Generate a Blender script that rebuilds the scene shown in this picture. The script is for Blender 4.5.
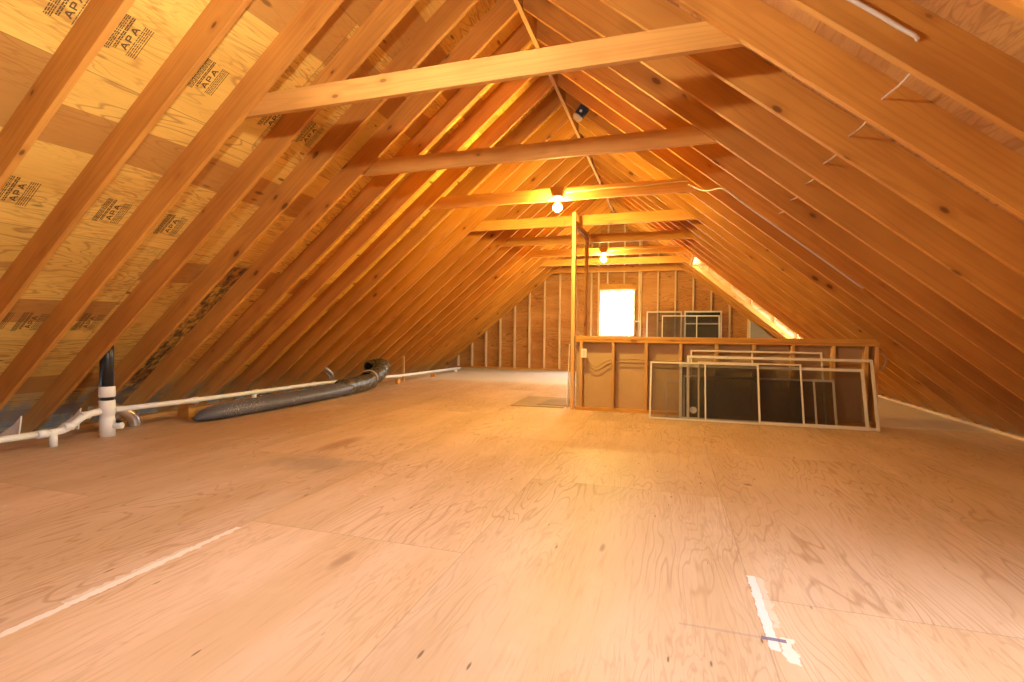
import bpy, bmesh, math, random
from mathutils import Vector, Matrix
random.seed(7)
D = bpy.data
for o in list(D.objects): D.objects.remove(o)
sc = bpy.context.scene
C = sc.collection
PI = math.pi

# ------------------------------------------------------------------ camera
cam_d = D.cameras.new('camera'); cam_d.sensor_width = 36; cam_d.sensor_fit = 'HORIZONTAL'
cam_d.lens = 500.94/1024*36; cam_d.clip_start = .05; cam_d.clip_end = 200
cam = D.objects.new('camera', cam_d); C.objects.link(cam)
YAW, PIT, ROLL, EYE = .3028, -.0198, .0100, 1.0102
fw = Vector((-math.sin(YAW)*math.cos(PIT), math.cos(YAW)*math.cos(PIT), math.sin(PIT)))
rt0 = Vector((math.cos(YAW), math.sin(YAW), 0)); up0 = rt0.cross(fw)
rt = math.cos(ROLL)*rt0 + math.sin(ROLL)*up0
upv = -math.sin(ROLL)*rt0 + math.cos(ROLL)*up0
m = Matrix((rt, upv, -fw)).transposed().to_4x4(); m.translation = (0, 0, EYE)
cam.matrix_world = m
sc.camera = cam

# ------------------------------------------------------------------ view, sky
sc.view_settings.view_transform = 'Standard'; sc.view_settings.look = 'None'
sc.view_settings.gamma = 1; sc.view_settings.use_curve_mapping = False
sc.view_settings.exposure = 0.05
SKY = 66.0            # overcast daylight outside
BULB = 2350.0        # radiance of the bare bulbs
BULB_COL = (1.0, .71, .18)
BULB_COL_NEAR = (1.0, .92, .85)   # the one overhead burns whiter than the two down the room
w = D.worlds.new('overcast_sky'); sc.world = w; w.use_nodes = True
nt = w.node_tree; nt.nodes.clear()
out = nt.nodes.new('ShaderNodeOutputWorld'); bg = nt.nodes.new('ShaderNodeBackground')
tc = nt.nodes.new('ShaderNodeTexCoord'); sx = nt.nodes.new('ShaderNodeSeparateXYZ')
rp = nt.nodes.new('ShaderNodeValToRGB')
rp.color_ramp.elements[0].position = .44; rp.color_ramp.elements[0].color = (.36, .43, .46, 1)
rp.color_ramp.elements[1].position = .56; rp.color_ramp.elements[1].color = (.74, .87, 1.0, 1)
mr = nt.nodes.new('ShaderNodeMapRange'); mr.inputs[1].default_value = -1; mr.inputs[2].default_value = 1
nt.links.new(tc.outputs['Generated'], sx.inputs[0]); nt.links.new(sx.outputs[2], mr.inputs[0])
nt.links.new(mr.outputs[0], rp.inputs[0]); nt.links.new(rp.outputs[0], bg.inputs[0])
bg.inputs[1].default_value = SKY; nt.links.new(bg.outputs[0], out.inputs[0])

# ------------------------------------------------------------------ measures of the attic
XR, ZR, SL = -1.2377, 3.7596, .825          # ridge line, height where rafter undersides meet, roof slope
RD = .245                                    # vertical depth of a rafter
Y2, DY = 2.7768, .45633                      # far face of the rafter that carries the first tie; spacing
ZT = 2.4723                                  # underside of the collar ties
YG, YH = 12.738, 6.43                        # stud faces of the far gable and of the guard wall
HT = .955                                    # guard wall height
SP = .4062                                   # stud spacing
TH = .038
COS = 1/math.hypot(1, SL); ANG = math.atan(SL)
def yr(i): return Y2 + (i-2)*DY              # far face of rafter i
def under(x): return ZR - SL*abs(x-XR)       # underside of the rafters
I0, I1 = -3, 23
DORM = [(-3, 0), (17, 20)]
DX0, DX1 = .40, 3.45                         # dormer opening, from header to window wall
DZ = 2.41                                    # underside of dormer ceiling joists
YF = -2.6                                    # gable behind the viewer

# daylight portals: guides for sampling the sky through the three window openings
def portal(loc, rot, sx_, sy_):
    l = D.lights.new('window_daylight', 'AREA'); l.shape = 'RECTANGLE'; l.size = sx_; l.size_y = sy_
    l.cycles.is_portal = True
    o = D.objects.new('window_daylight', l); o.location = loc; o.rotation_euler = rot; C.objects.link(o)
portal((-1.238, YG+.16, 1.49), (-PI/2, 0, 0), .86, 1.18)
for a, b in DORM:
    portal((DX1+.14, (yr(a)+yr(b)-.038)/2, 1.50), (0, PI/2, 0), 1.2, 1.1)

# ------------------------------------------------------------------ mesh helpers
def box(bm, a, b, bev=0.0, M=None):
    a = Vector(a); b = Vector(b)
    lo = Vector((min(a.x, b.x), min(a.y, b.y), min(a.z, b.z))); hi = Vector((max(a.x, b.x), max(a.y, b.y), max(a.z, b.z)))
    g = bmesh.ops.create_cube(bm, size=1)
    for v in g['verts']:
        v.co = Vector(((lo.x+hi.x)/2+v.co.x*(hi.x-lo.x), (lo.y+hi.y)/2+v.co.y*(hi.y-lo.y), (lo.z+hi.z)/2+v.co.z*(hi.z-lo.z)))
        if M is not None: v.co = M @ v.co
    if bev:
        es = list({e for v in g['verts'] for e in v.link_edges})
        bmesh.ops.bevel(bm, geom=es, offset=bev, segments=1, affect='EDGES')
def prism(bm, pts, d, bev=0.0):
    """polygon pts (3D, planar) pushed along vector d"""
    d = Vector(d); n = len(pts)
    A = [bm.verts.new(Vector(p)) for p in pts]; B_ = [bm.verts.new(Vector(p)+d) for p in pts]
    fs = [bm.faces.new(A), bm.faces.new(B_[::-1])]
    for i in range(n): fs.append(bm.faces.new((A[i], B_[i], B_[(i+1) % n], A[(i+1) % n])))
    bmesh.ops.recalc_face_normals(bm, faces=fs)
    if bev:
        es = list({e for f in fs for e in f.edges})
        bmesh.ops.bevel(bm, geom=es, offset=bev, segments=1, affect='EDGES')
def smooth_path(pts, n=6):
    pts = [Vector(p) for p in pts]; o = []
    for i in range(len(pts)-1):
        p0 = pts[max(i-1, 0)]; p1 = pts[i]; p2 = pts[i+1]; p3 = pts[min(i+2, len(pts)-1)]
        for k in range(n):
            t = k/n
            o.append(.5*((2*p1)+(p2-p0)*t+(2*p0-5*p1+4*p2-p3)*t*t+(3*p1-p0-3*p2+p3)*t**3))
    o.append(pts[-1]); return o
def tube(bm, pts, r, seg=12, cap=True):
    """r: radius, or list of radius / (width, height) for each point"""
    pts = [Vector(p) for p in pts]; n = len(pts); rings = []
    t0 = (pts[1]-pts[0]).normalized()
    u = t0.cross(Vector((0, 0, 1)))
    if u.length < 1e-3: u = Vector((1, 0, 0))
    u.normalize(); pt = t0
    for i, p in enumerate(pts):
        t = (pts[min(i+1, n-1)]-pts[max(i-1, 0)]).normalized()
        q = pt.rotation_difference(t); u = (q @ u); u = (u-t*u.dot(t)).normalized(); pt = t
        v = u.cross(t)
        ri = r[i] if isinstance(r, (list, tuple)) else r
        ra, rb = ri if isinstance(ri, (list, tuple)) else (ri, ri)
        rings.append([bm.verts.new(p+u*math.cos(2*PI*k/seg)*ra+v*math.sin(2*PI*k/seg)*rb) for k in range(seg)])
    fs = []
    for i in range(n-1):
        for k in range(seg):
            fs.append(bm.faces.new((rings[i][k], rings[i][(k+1) % seg], rings[i+1][(k+1) % seg], rings[i+1][k])))
    for f in fs: f.smooth = True
    if cap: fs += [bm.faces.new(rings[0][::-1]), bm.faces.new(rings[-1])]
    bmesh.ops.recalc_face_normals(bm, faces=fs)
def lathe(bm, prof, c=(0, 0, 0), seg=20, M=None):
    c = Vector(c); rings = []
    for r_, z in prof:
        rings.append([bm.verts.new((Vector((r_*math.cos(2*PI*k/seg), r_*math.sin(2*PI*k/seg), z)) if M is None else M @ Vector((r_*math.cos(2*PI*k/seg), r_*math.sin(2*PI*k/seg), z)))+c) for k in range(seg)])
    fs = []
    for i in range(len(prof)-1):
        for k in range(seg):
            f = bm.faces.new((rings[i][k], rings[i][(k+1) % seg], rings[i+1][(k+1) % seg], rings[i+1][k])); f.smooth = True; fs.append(f)
    fs += [bm.faces.new(rings[0][::-1]), bm.faces.new(rings[-1])]
    bmesh.ops.recalc_face_normals(bm, faces=fs)
def obj(name, bm, mat, parent=None, loc=(0, 0, 0), rot=(0, 0, 0)):
    me = D.meshes.new(name); bm.to_mesh(me); bm.free()
    o = D.objects.new(name, me); C.objects.link(o); o.location = loc; o.rotation_euler = rot
    if mat: me.materials.append(mat)
    if parent: o.parent = parent
    return o
def tag(o, label, cat, group=None):
    o['label'] = label; o['category'] = cat
    if group: o['group'] = group
    return o
def struct(o, label=None):
    o['kind'] = 'structure'
    if label: o['label'] = label
    return o
def thing(name, label, cat, loc=(0, 0, 0), rot=(0, 0, 0), group=None):
    o = D.objects.new(name, None); C.objects.link(o); o.location = loc; o.rotation_euler = rot
    o.empty_display_size = .1
    return tag(o, label, cat, group)
def NB(): return bmesh.new()
def boxobj(name, a, b, mat, parent=None, bev=.002):
    """box whose origin is at its base, placed where it stands"""
    a = Vector(a); b = Vector(b); c = Vector(((a.x+b.x)/2, (a.y+b.y)/2, min(a.z, b.z)))
    bm = NB(); box(bm, a-c, b-c, bev)
    return obj(name, bm, mat, parent, c)

# ------------------------------------------------------------------ materials
class NT:
    def __init__(s, name, rough=.6, spec=.3):
        s.m = D.materials.new(name); s.m.use_nodes = True; s.t = s.m.node_tree; s.b = s.t.nodes['Principled BSDF']
        s.b.inputs['Roughness'].default_value = rough; s.b.inputs['Specular IOR Level'].default_value = spec
    def n(s, t, **k):
        x = s.t.nodes.new(t)
        for a, v in k.items(): setattr(x, a, v)
        return x
    def l(s, a, b): s.t.links.new(a, b)
    def val(s, i, v):
        if hasattr(v, 'is_output'): s.l(v, i)
        else: i.default_value = v
    def math(s, op, a, b=0.0, c=0.0, clamp=False):
        x = s.n('ShaderNodeMath', operation=op, use_clamp=clamp)
        s.val(x.inputs[0], a); s.val(x.inputs[1], b); s.val(x.inputs[2], c); return x.outputs[0]
    def mix(s, f, a, b, mode='MIX'):
        x = s.n('ShaderNodeMix', data_type='RGBA', blend_type=mode)
        s.val(x.inputs[0], f); s.val(x.inputs[6], a if hasattr(a, 'is_output') else (*a, 1)); s.val(x.inputs[7], b if hasattr(b, 'is_output') else (*b, 1))
        return x.outputs[2]
    def noise(s, vec, scale, detail=3, rough=.5, dist=0):
        x = s.n('ShaderNodeTexNoise'); s.l(vec, x.inputs['Vector']); x.inputs['Scale'].default_value = scale
        x.inputs['Detail'].default_value = detail; x.inputs['Roughness'].default_value = rough; x.inputs['Distortion'].default_value = dist
        return x.outputs[0]
    def smooth(s, v, a, b):
        x = s.n('ShaderNodeMapRange', interpolation_type='SMOOTHSTEP'); s.val(x.inputs[0], v)
        x.inputs[1].default_value = a; x.inputs[2].default_value = b; return x.outputs[0]
    def scale(s, vec, v, off=None):
        x = s.n('ShaderNodeMapping'); s.l(vec, x.inputs[0]); x.inputs['Scale'].default_value = v
        if off is not None: s.val(x.inputs['Location'], off)
        return x.outputs[0]
    def coord(s): return s.n('ShaderNodeTexCoord').outputs['Object']
    def rnd(s): return s.n('ShaderNodeObjectInfo').outputs['Random']
    def sep(s, v):
        x = s.n('ShaderNodeSeparateXYZ'); s.l(v, x.inputs[0]); return x.outputs
    def comb(s, a, b, c):
        x = s.n('ShaderNodeCombineXYZ')
        for i, v in enumerate((a, b, c)): s.val(x.inputs[i], v)
        return x.outputs[0]
    def vadd(s, a, b):
        x = s.n('ShaderNodeVectorMath', operation='ADD'); s.l(a, x.inputs[0]); s.l(b, x.inputs[1]); return x.outputs[0]
    def done(s, col, bump=None, bs=.2, bd=.003):
        s.val(s.b.inputs['Base Color'], col)
        if bump is not None:
            x = s.n('ShaderNodeBump'); x.inputs['Strength'].default_value = bs; x.inputs['Distance'].default_value = bd
            s.l(bump, x.inputs['Height']); s.l(x.outputs[0], s.b.inputs['Normal'])
        return s.m
def plain(name, col, rough=.5, spec=.4, metal=0, noise=.0, nscale=20):
    t = NT(name, rough, spec); t.b.inputs['Metallic'].default_value = metal
    if noise:
        n = t.noise(t.coord(), nscale, 4)
        c = t.mix(n, tuple(x*(1-noise) for x in col), tuple(min(1, x*(1+noise)) for x in col))
        return t.done(c, n, .1, .002)
    return t.done((*col, 1))

def lumber(name, axis, light, dark, knotty=1.0, vary=.25):
    """sawn softwood; axis = local direction of the grain"""
    t = NT(name, .62, .25); co = t.coord(); r = t.rnd()
    off = t.comb(t.math('MULTIPLY', r, 37.), t.math('MULTIPLY', r, 91.), t.math('MULTIPLY', r, 53.))
    p = t.vadd(co, off)
    s1 = [7., 7., 7.]; s1[axis] = .35
    s2 = [60., 60., 60.]; s2[axis] = 1.6
    s3 = [7.5, 7.5, 7.5]; s3[axis] = 3.6
    g = t.noise(t.scale(p, s1), 1.0, 2, .5, .4)
    ring = t.math('SINE', t.math('MULTIPLY', g, 55.))
    ring = t.smooth(ring, .1, 1.0)
    fib = t.noise(t.scale(p, s2), 1.0, 2)
    broad = t.noise(t.scale(p, [1.2 if i == axis else 3. for i in range(3)]), 1.0, 2)
    c = t.mix(t.smooth(broad, .3, .7), light, tuple(a*.55+b*.45 for a, b in zip(light, dark)))
    c = t.mix(t.math('MULTIPLY', ring, .20), c, dark)
    c = t.mix(t.math('MULTIPLY', t.smooth(fib, .5, .8), .25), c, dark)
    vo = t.n('ShaderNodeTexVoronoi'); t.l(t.scale(p, s3), vo.inputs['Vector']); vo.inputs['Scale'].default_value = 1.0
    sel = t.sep(vo.outputs['Color'])
    rad = t.math('MULTIPLY_ADD', sel[1], .13, .05)
    kd = t.math('DIVIDE', vo.outputs['Distance'], rad)
    on = t.math('GREATER_THAN', sel[0], .40)
    k = t.math('MULTIPLY', t.math('SUBTRACT', 1.0, t.smooth(kd, .55, 1.15)), on)
    halo = t.math('MULTIPLY', t.math('SUBTRACT', 1.0, t.smooth(kd, .8, 3.0)), on)
    c = t.mix(t.math('MULTIPLY', halo, .35*knotty), c, dark)
    c = t.mix(t.math('MULTIPLY', k, .75*knotty), c, tuple(x*.28 for x in dark))
    # whole-stick tone
    v = t.math('MULTIPLY_ADD', r, vary, 1.0-vary/2)
    hsv = t.n('ShaderNodeHueSaturation'); t.l(c, hsv.inputs['Color']); t.l(v, hsv.inputs['Value'])
    return t.done(hsv.outputs[0], t.math('ADD', t.math('MULTIPLY', fib, .6), ring), .15, .0015)
L1, L2 = (.60, .275, .050), (.32, .105, .015)
M_raft = lumber('sawn_rafter_wood', 0, L1, L2, 1.0, .22)
M_x = lumber('sawn_wood_lengthwise', 0, (.70, .36, .085), (.42, .165, .03), .8, .2)
M_y = lumber('sawn_wood_ridge', 1, (.58, .31, .10), (.22, .09, .03), 1.0, .2)
M_z = lumber('sawn_stud_wood', 2, (.72, .44, .18), (.42, .19, .05), .7, .25)

M_z_daylit = lumber('daylit_stud_wood', 2, (.80, .62, .38), (.55, .34, .15), .5, .15)  # stud wood lightened for the gable: window daylight put into its colour

def plywood(name, u, v, su, sv, c1, c2, line, patch=None, grain_on_u=True, lines=.55, voids=.6, offu=0., offv=0., vary=.3, extra=None, seam=.5, rough=.6, kr=.16, lines2=.3, ptch=.72, ksc=(2.6, 11.), ksel=.6, kcol=.25):
    """sheet goods; u/v = coordinate axes of sheet length/width, su/sv sheet size"""
    t = NT(name, rough, .25); co = t.coord(); s = t.sep(co)
    U = t.math('ADD', s[u], offu); V = t.math('ADD', s[v], offv)
    rowf = t.math('DIVIDE', V, sv); row = t.math('FLOOR', rowf)
    stag = t.math('MULTIPLY', t.math('MODULO', t.math('ABSOLUTE', row), 2.0), .5)
    colf = t.math('ADD', t.math('DIVIDE', U, su), stag); colm = t.math('FLOOR', colf)
    wn = t.n('ShaderNodeTexWhiteNoise', noise_dimensions='2D'); t.l(t.comb(row, colm, 0), wn.inputs['Vector'])
    sh = t.sep(wn.outputs['Color'])
    P_ = t.comb(t.math('ADD', U, t.math('MULTIPLY', sh[0], 40.)), t.math('ADD', V, t.math('MULTIPLY', sh[1], 40.)), t.math('MULTIPLY', sh[2], 7.))
    # peeled-veneer contour grain
    g = t.noise(t.scale(P_, (.42, 2.3, 1)), 1.0, 3, .5, .35)
    fr = t.math('FRACT', t.math('MULTIPLY', g, 26.))
    ln = t.math('SUBTRACT', 1.0, t.smooth(t.math('ABSOLUTE', t.math('SUBTRACT', fr, .5)), .0, .17))
    g2 = t.noise(t.scale(P_, (1.3, 10., 1)), 1.0, 3, .6, .6)
    fr2 = t.math('FRACT', t.math('MULTIPLY', g2, 9.))
    ln2 = t.math('SUBTRACT', 1.0, t.smooth(t.math('ABSOLUTE', t.math('SUBTRACT', fr2, .5)), .02, .24))
    fine = t.noise(t.scale(P_, (5, 70, 1)), 1.0, 2)
    broad = t.noise(t.scale(P_, (.7, 3.2, 1)), 1.0, 3, .55)
    c = t.mix(t.smooth(broad, .32, .68), c1, c2)
    wob = t.math('MULTIPLY', ln, t.smooth(t.noise(t.scale(P_, (.9, 1.4, 1)), 1.0, 1), .35, .65))
    c = t.mix(t.math('MULTIPLY', wob, lines), c, line)
    c = t.mix(t.math('MULTIPLY', t.math('MULTIPLY', ln2, t.smooth(t.noise(t.scale(P_, (.6, 1.1, 1)), 1.7, 1), .35, .6)), lines2), c, line)
    c = t.mix(t.math('MULTIPLY', t.smooth(fine, .5, .85), .3), c, line)
    # veneer strips of another tone
    st = t.n('ShaderNodeTexWhiteNoise', noise_dimensions='2D')
    t.l(t.comb(t.math('FLOOR', t.math('DIVIDE', t.math('ADD', V, t.math('MULTIPLY', t.noise(t.scale(P_, (.5, .5, 1)), 1., 0), .2)), .27)), colm, 0), st.inputs['Vector'])
    if patch: c = t.mix(t.math('MULTIPLY', t.math('GREATER_THAN', st.outputs['Value'], ptch), .75), c, patch)
    # small open knots and splits along the grain
    vo = t.n('ShaderNodeTexVoronoi'); t.l(t.scale(P_, (*ksc, 1)), vo.inputs['Vector']); vo.inputs['Scale'].default_value = 1.0
    vs = t.sep(vo.outputs['Color'])
    k = t.math('MULTIPLY', t.math('SUBTRACT', 1.0, t.smooth(t.math('DIVIDE', vo.outputs['Distance'], t.math('MULTIPLY_ADD', vs[1], kr, kr*.45)), .5, 1.1)), t.math('GREATER_THAN', vs[0], ksel))
    c = t.mix(t.math('MULTIPLY', k, voids), c, tuple(x*kcol for x in line))
    tone = t.math('MULTIPLY_ADD', sh[2], vary, 1-vary*.5)
    hs = t.n('ShaderNodeHueSaturation'); t.l(c, hs.inputs['Color']); t.l(tone, hs.inputs['Value']); c = hs.outputs[0]
    # seams between the sheets
    def edge(f, size): return t.math('MULTIPLY', t.math('MINIMUM', t.math('FRACT', f), t.math('SUBTRACT', 1.0, t.math('FRACT', f))), size)
    e = t.math('MINIMUM', edge(rowf, sv), edge(colf, su))
    sm = t.math('SUBTRACT', 1.0, t.smooth(e, .001, .0045))
    c = t.mix(t.math('MULTIPLY', sm, seam), c, tuple(x*.35 for x in line))
    if extra: c = extra(t, c, s, P_)
    return t.done(c, t.math('ADD', t.math('MULTIPLY', ln, .4), t.math('MULTIPLY', sm, -2.)), .12, .002)

def blob(t, s, cx, cy, rx, ry, wob=.35, ns=6, seed=0):
    """0..1 mask of an irregular stain on the floor plan"""
    nz = t.noise(t.comb(t.math('ADD', s[0], seed), s[1], 0), ns, 3)
    dx = t.math('DIVIDE', t.math('SUBTRACT', s[0], cx), rx); dy = t.math('DIVIDE', t.math('SUBTRACT', s[1], cy), ry)
    d = t.math('SQRT', t.math('ADD', t.math('MULTIPLY', dx, dx), t.math('MULTIPLY', dy, dy)))
    d = t.math('ADD', d, t.math('MULTIPLY', t.math('SUBTRACT', nz, .5), wob*4))
    return t.math('SUBTRACT', 1.0, t.smooth(d, .35, 1.3))
def strip(t, s, x0, x1, y0, y1, ragged=.0, slant=0.):
    nz = t.math('MULTIPLY', t.math('SUBTRACT', t.noise(t.comb(s[0], s[1], 0), 22., 3), .5), ragged)
    x = t.math('ADD', t.math('SUBTRACT', s[0], t.math('MULTIPLY', t.math('SUBTRACT', s[1], y0), slant)), nz); y = t.math('ADD', s[1], nz)
    a = t.math('MULTIPLY', t.math('GREATER_THAN', x, x0), t.math('LESS_THAN', x, x1))
    b = t.math('MULTIPLY', t.math('GREATER_THAN', y, y0), t.math('LESS_THAN', y, y1))
    return t.math('MULTIPLY', a, b)
def floor_extra(t, c, s, P_):
    # scuffed pale film and small paint flecks
    sc_ = t.smooth(t.noise(t.scale(P_, (1.2, 2.0, 1)), 1.3, 4, .65), .52, .78)
    c = t.mix(t.math('MULTIPLY', sc_, .30), c, (.78, .60, .46))
    vo = t.n('ShaderNodeTexVoronoi'); t.l(t.scale(P_, (5., 7., 1)), vo.inputs['Vector']); vo.inputs['Scale'].default_value = 1.0
    vs = t.sep(vo.outputs['Color'])
    fl = t.math('MULTIPLY', t.math('SUBTRACT', 1.0, t.smooth(t.math('ADD', vo.outputs['Distance'], t.math('MULTIPLY', t.noise(t.scale(P_, (30, 30, 1)), 1., 1), .12)), .07, .15)), t.math('GREATER_THAN', vs[2], .74))
    c = t.mix(t.math('MULTIPLY', fl, .6), c, (.85, .78, .74))
    # grey worn sheet along the right eave, pale daylight painted by the far gable
    gz = t.noise(t.comb(t.math('MULTIPLY', s[0], .6), t.math('MULTIPLY', s[1], .35), 0), 3.0, 3)
    def rect(x0, x1, y0, y1, f=.08):
        a = t.math('MULTIPLY', t.smooth(s[0], x0-f, x0+f), t.math('SUBTRACT', 1.0, t.smooth(s[0], x1-f, x1+f)))
        b = t.math('MULTIPLY', t.smooth(s[1], y0-f, y0+f), t.math('SUBTRACT', 1.0, t.smooth(s[1], y1-f, y1+f)))
        return t.math('MULTIPLY', a, b)
    c = t.mix(t.math('MULTIPLY', rect(2.20, 3.6, 6.42, 13, .02), .8), c, (.66, .56, .42))
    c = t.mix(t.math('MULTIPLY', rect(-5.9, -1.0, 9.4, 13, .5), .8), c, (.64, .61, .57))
    # paint left along two sheet edges
    c = t.mix(t.math('MULTIPLY', strip(t, s, .325, .358, 1.76, 2.275, .03), .85), c, (.76, .74, .76))
    c = t.mix(t.math('MULTIPLY', strip(t, s, .365, .405, 1.70, 1.84, .06), .6), c, (.86, .84, .84))
    c = t.mix(t.math('MULTIPLY', strip(t, s, .36, .385, 1.9, 2.27, .05), .35), c, (.86, .80, .78))
    c = t.mix(t.math('MULTIPLY', strip(t, s, -2.085, -2.05, .5, 2.0, .035), .75), c, (.86, .80, .76))
    c = t.mix(t.math('MULTIPLY', strip(t, s, -2.11, -2.05, 1.25, 1.75, .07), .45), c, (.84, .78, .72))
    # dark pen stroke and gouges
    c = t.mix(t.math('MULTIPLY', strip(t, s, .05, .385, 1.815, 1.828, .008), .3), c, (.22, .17, .20))
    c = t.mix(t.math('MULTIPLY', strip(t, s, .31, .385, 1.812, 1.832, .008), .8), c, (.12, .10, .22))
    for cx, cy, rx, ry, a, col in ((-2.55, 3.15, .35, .22, .5, (.30, .22, .16)), (-2.75, 3.75, .10, .35, .6, (.30, .12, .05)), (-1.35, 1.86, .03, .10, .5, (.25, .12, .08)),
                                   (-.28, 2.35, .012, .05, .6, (.2, .1, .08)), (-3.9, 4.7, .35, .7, .35, (.45, .24, .10)), (-4.2, 4.0, .7, 1.1, .35, (.47, .25, .10)),
                                   (.52, 3.65, .03, .03, .7, (.15, .07, .04))):
        c = t.mix(t.math('MULTIPLY', blob(t, s, cx, cy, rx, ry, .45 if rx > .15 else .12, 7 if rx > .15 else 25, cx), a), c, col)
    return c
M_floor = plywood('floor_plywood', 1, 0, 2.44, 1.2, (.66, .465, .325), (.57, .385, .235), (.34, .17, .08), None, offu=.35, offv=2.07+2.4*6+.005, vary=.16, extra=floor_extra, lines=.5, voids=.75, seam=.28, rough=.5, kr=.085, lines2=.26, ksc=(4.2, 17.), ksel=.5)
def mold(t, c, s, P_):
    # mould patch low on the left slope; local x runs down the slope, y along the building
    s = [s[0], t.math('MULTIPLY', s[1], -1.0)]
    n = t.noise(t.comb(t.math('MULTIPLY', s[0], 1.0), t.math('MULTIPLY', s[1], 2.0), 0), 7., 5, .7)
    def rect(x0, x1, y0, y1, f):
        a = t.math('MULTIPLY', t.smooth(s[0], x0-f, x0+f), t.math('SUBTRACT', 1.0, t.smooth(s[0], x1-f, x1+f)))
        b = t.math('MULTIPLY', t.smooth(s[1], y0-f, y0+f), t.math('SUBTRACT', 1.0, t.smooth(s[1], y1-f, y1+f)))
        return t.math('MULTIPLY', a, b)
    k = t.math('MULTIPLY', rect(3.7, 6.3, 3.68, 4.2, .12), t.smooth(n, .40, .60))
    c = t.mix(t.math('MULTIPLY', k, .88), c, (.035, .035, .025))
    d = t.math('MULTIPLY', t.smooth(s[0], 5.55, 5.95), t.smooth(n, .3, .6))
    return t.mix(t.math('MULTIPLY', d, .75), c, (.30, .28, .25))
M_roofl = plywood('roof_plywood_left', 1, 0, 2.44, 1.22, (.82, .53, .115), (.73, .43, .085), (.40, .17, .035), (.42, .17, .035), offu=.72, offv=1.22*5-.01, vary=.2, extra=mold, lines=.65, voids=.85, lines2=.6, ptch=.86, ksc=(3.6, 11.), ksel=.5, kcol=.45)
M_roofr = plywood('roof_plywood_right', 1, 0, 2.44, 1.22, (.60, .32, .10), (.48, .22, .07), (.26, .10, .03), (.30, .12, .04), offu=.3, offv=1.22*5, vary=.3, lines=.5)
M_cheek = plywood('daylit_cheek_plywood', 0, 2, 2.44, 1.22, (.80, .62, .38), (.72, .52, .28), (.40, .22, .08), None, offu=1., offv=.1, vary=.1, lines=.4)  # colour paled to carry the strong dormer daylight on the cheeks
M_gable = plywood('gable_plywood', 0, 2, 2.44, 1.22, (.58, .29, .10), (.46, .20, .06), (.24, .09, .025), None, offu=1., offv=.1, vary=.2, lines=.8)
M_bulbglass = None
M_frame = plain('white_painted_frame', (.74, .69, .60), .45)
M_pvc = plain('white_pvc', (.86, .86, .80), .35, .5)
M_abs = plain('black_abs_pipe', (.012, .013, .014), .35, .5)
M_metal = plain('galvanized_duct', (.62, .60, .58), .32, .5, .9)
M_copper = plain('tarnished_flue', (.42, .36, .28), .35, .5, .85)
M_gyp = plain('grey_gypsum_board', (.52, .35, .18), .85, .1, 0, .08, 6)
M_gypg = plain('grey_wall_panel', (.30, .28, .24), .85, .1, 0, .08, 6)
M_cable = plain('white_cable_sheath', (.62, .55, .45), .5)
M_cabd = plain('tan_cable_sheath', (.45, .30, .16), .6)
M_blue = plain('blue_plastic_box', (.02, .05, .085), .45)
M_porc = plain('porcelain', (.70, .62, .50), .35)
M_plate = plain('white_plastic_plate', (.80, .78, .72), .4)
M_ink = plain('stamp_ink', (.15, .085, .03), .8, .1)
M_paper = plain('pale_insulation_paper', (.82, .78, .70), .9, .1, 0, .15, 14)
M_black = plain('black_foil', (.03, .03, .032), .3, .5, 0, .3, 40)
def duct_skin():
    t = NT('grey_duct_jacket', .42, .5); co = t.coord()
    n = t.noise(co, 9., 4, .6); sp = t.noise(co, 70., 2)
    c = t.mix(n, (.075, .085, .115), (.16, .17, .215))
    c = t.mix(t.math('MULTIPLY', t.smooth(sp, .60, .68), t.smooth(t.noise(co, 2.2, 2), .48, .6)), c, (.7, .68, .66))  # bright specks painted in as glints on the plastic
    return t.done(c, n, .5, .02)
M_duct = duct_skin()
def flex_skin():
    t = NT('shiny_flex_duct', .3, .5); co = t.coord()
    n = t.noise(co, 18., 4, .6)
    t.b.inputs['Metallic'].default_value = .35
    return t.done(t.mix(t.smooth(n, .3, .7), (.05, .045, .035), (.20, .17, .11)), n, .8, .015)
M_flex = flex_skin()
def mesh_mat(name, dens, col):
    m_ = D.materials.new(name); m_.use_nodes = True; t = m_.node_tree; t.nodes.clear()
    o = t.nodes.new('ShaderNodeOutputMaterial'); a = t.nodes.new('ShaderNodeBsdfTransparent'); d = t.nodes.new('ShaderNodeBsdfPrincipled')
    d.inputs['Base Color'].default_value = (*col, 1); d.inputs['Roughness'].default_value = .5
    x = t.nodes.new('ShaderNodeMixShader'); x.inputs[0].default_value = dens
    t.links.new(a.outputs[0], x.inputs[1]); t.links.new(d.outputs[0], x.inputs[2]); t.links.new(x.outputs[0], o.inputs[0]); return m_
M_mesh = mesh_mat('insect_mesh', .20, (.07, .055, .035))
M_meshm = mesh_mat('dense_insect_mesh', .40, (.05, .03, .008))
M_meshd = mesh_mat('dark_insect_mesh', .80, (.012, .010, .010))
def glass_mat(name, refl=.08, tint=(1, 1, 1)):
    m_ = D.materials.new(name); m_.use_nodes = True; t = m_.node_tree; t.nodes.clear()
    o = t.nodes.new('ShaderNodeOutputMaterial'); a = t.nodes.new('ShaderNodeBsdfTransparent'); d = t.nodes.new('ShaderNodeBsdfGlossy')
    a.inputs[0].default_value = (*tint, 1); d.inputs['Roughness'].default_value = .02
    x = t.nodes.new('ShaderNodeMixShader'); x.inputs[0].default_value = refl
    t.links.new(a.outputs[0], x.inputs[1]); t.links.new(d.outputs[0], x.inputs[2]); t.links.new(x.outputs[0], o.inputs[0]); return m_
M_glass = glass_mat('window_glass', .05)
M_storm = glass_mat('storm_glass', .05, (.86, .85, .82))
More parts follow.
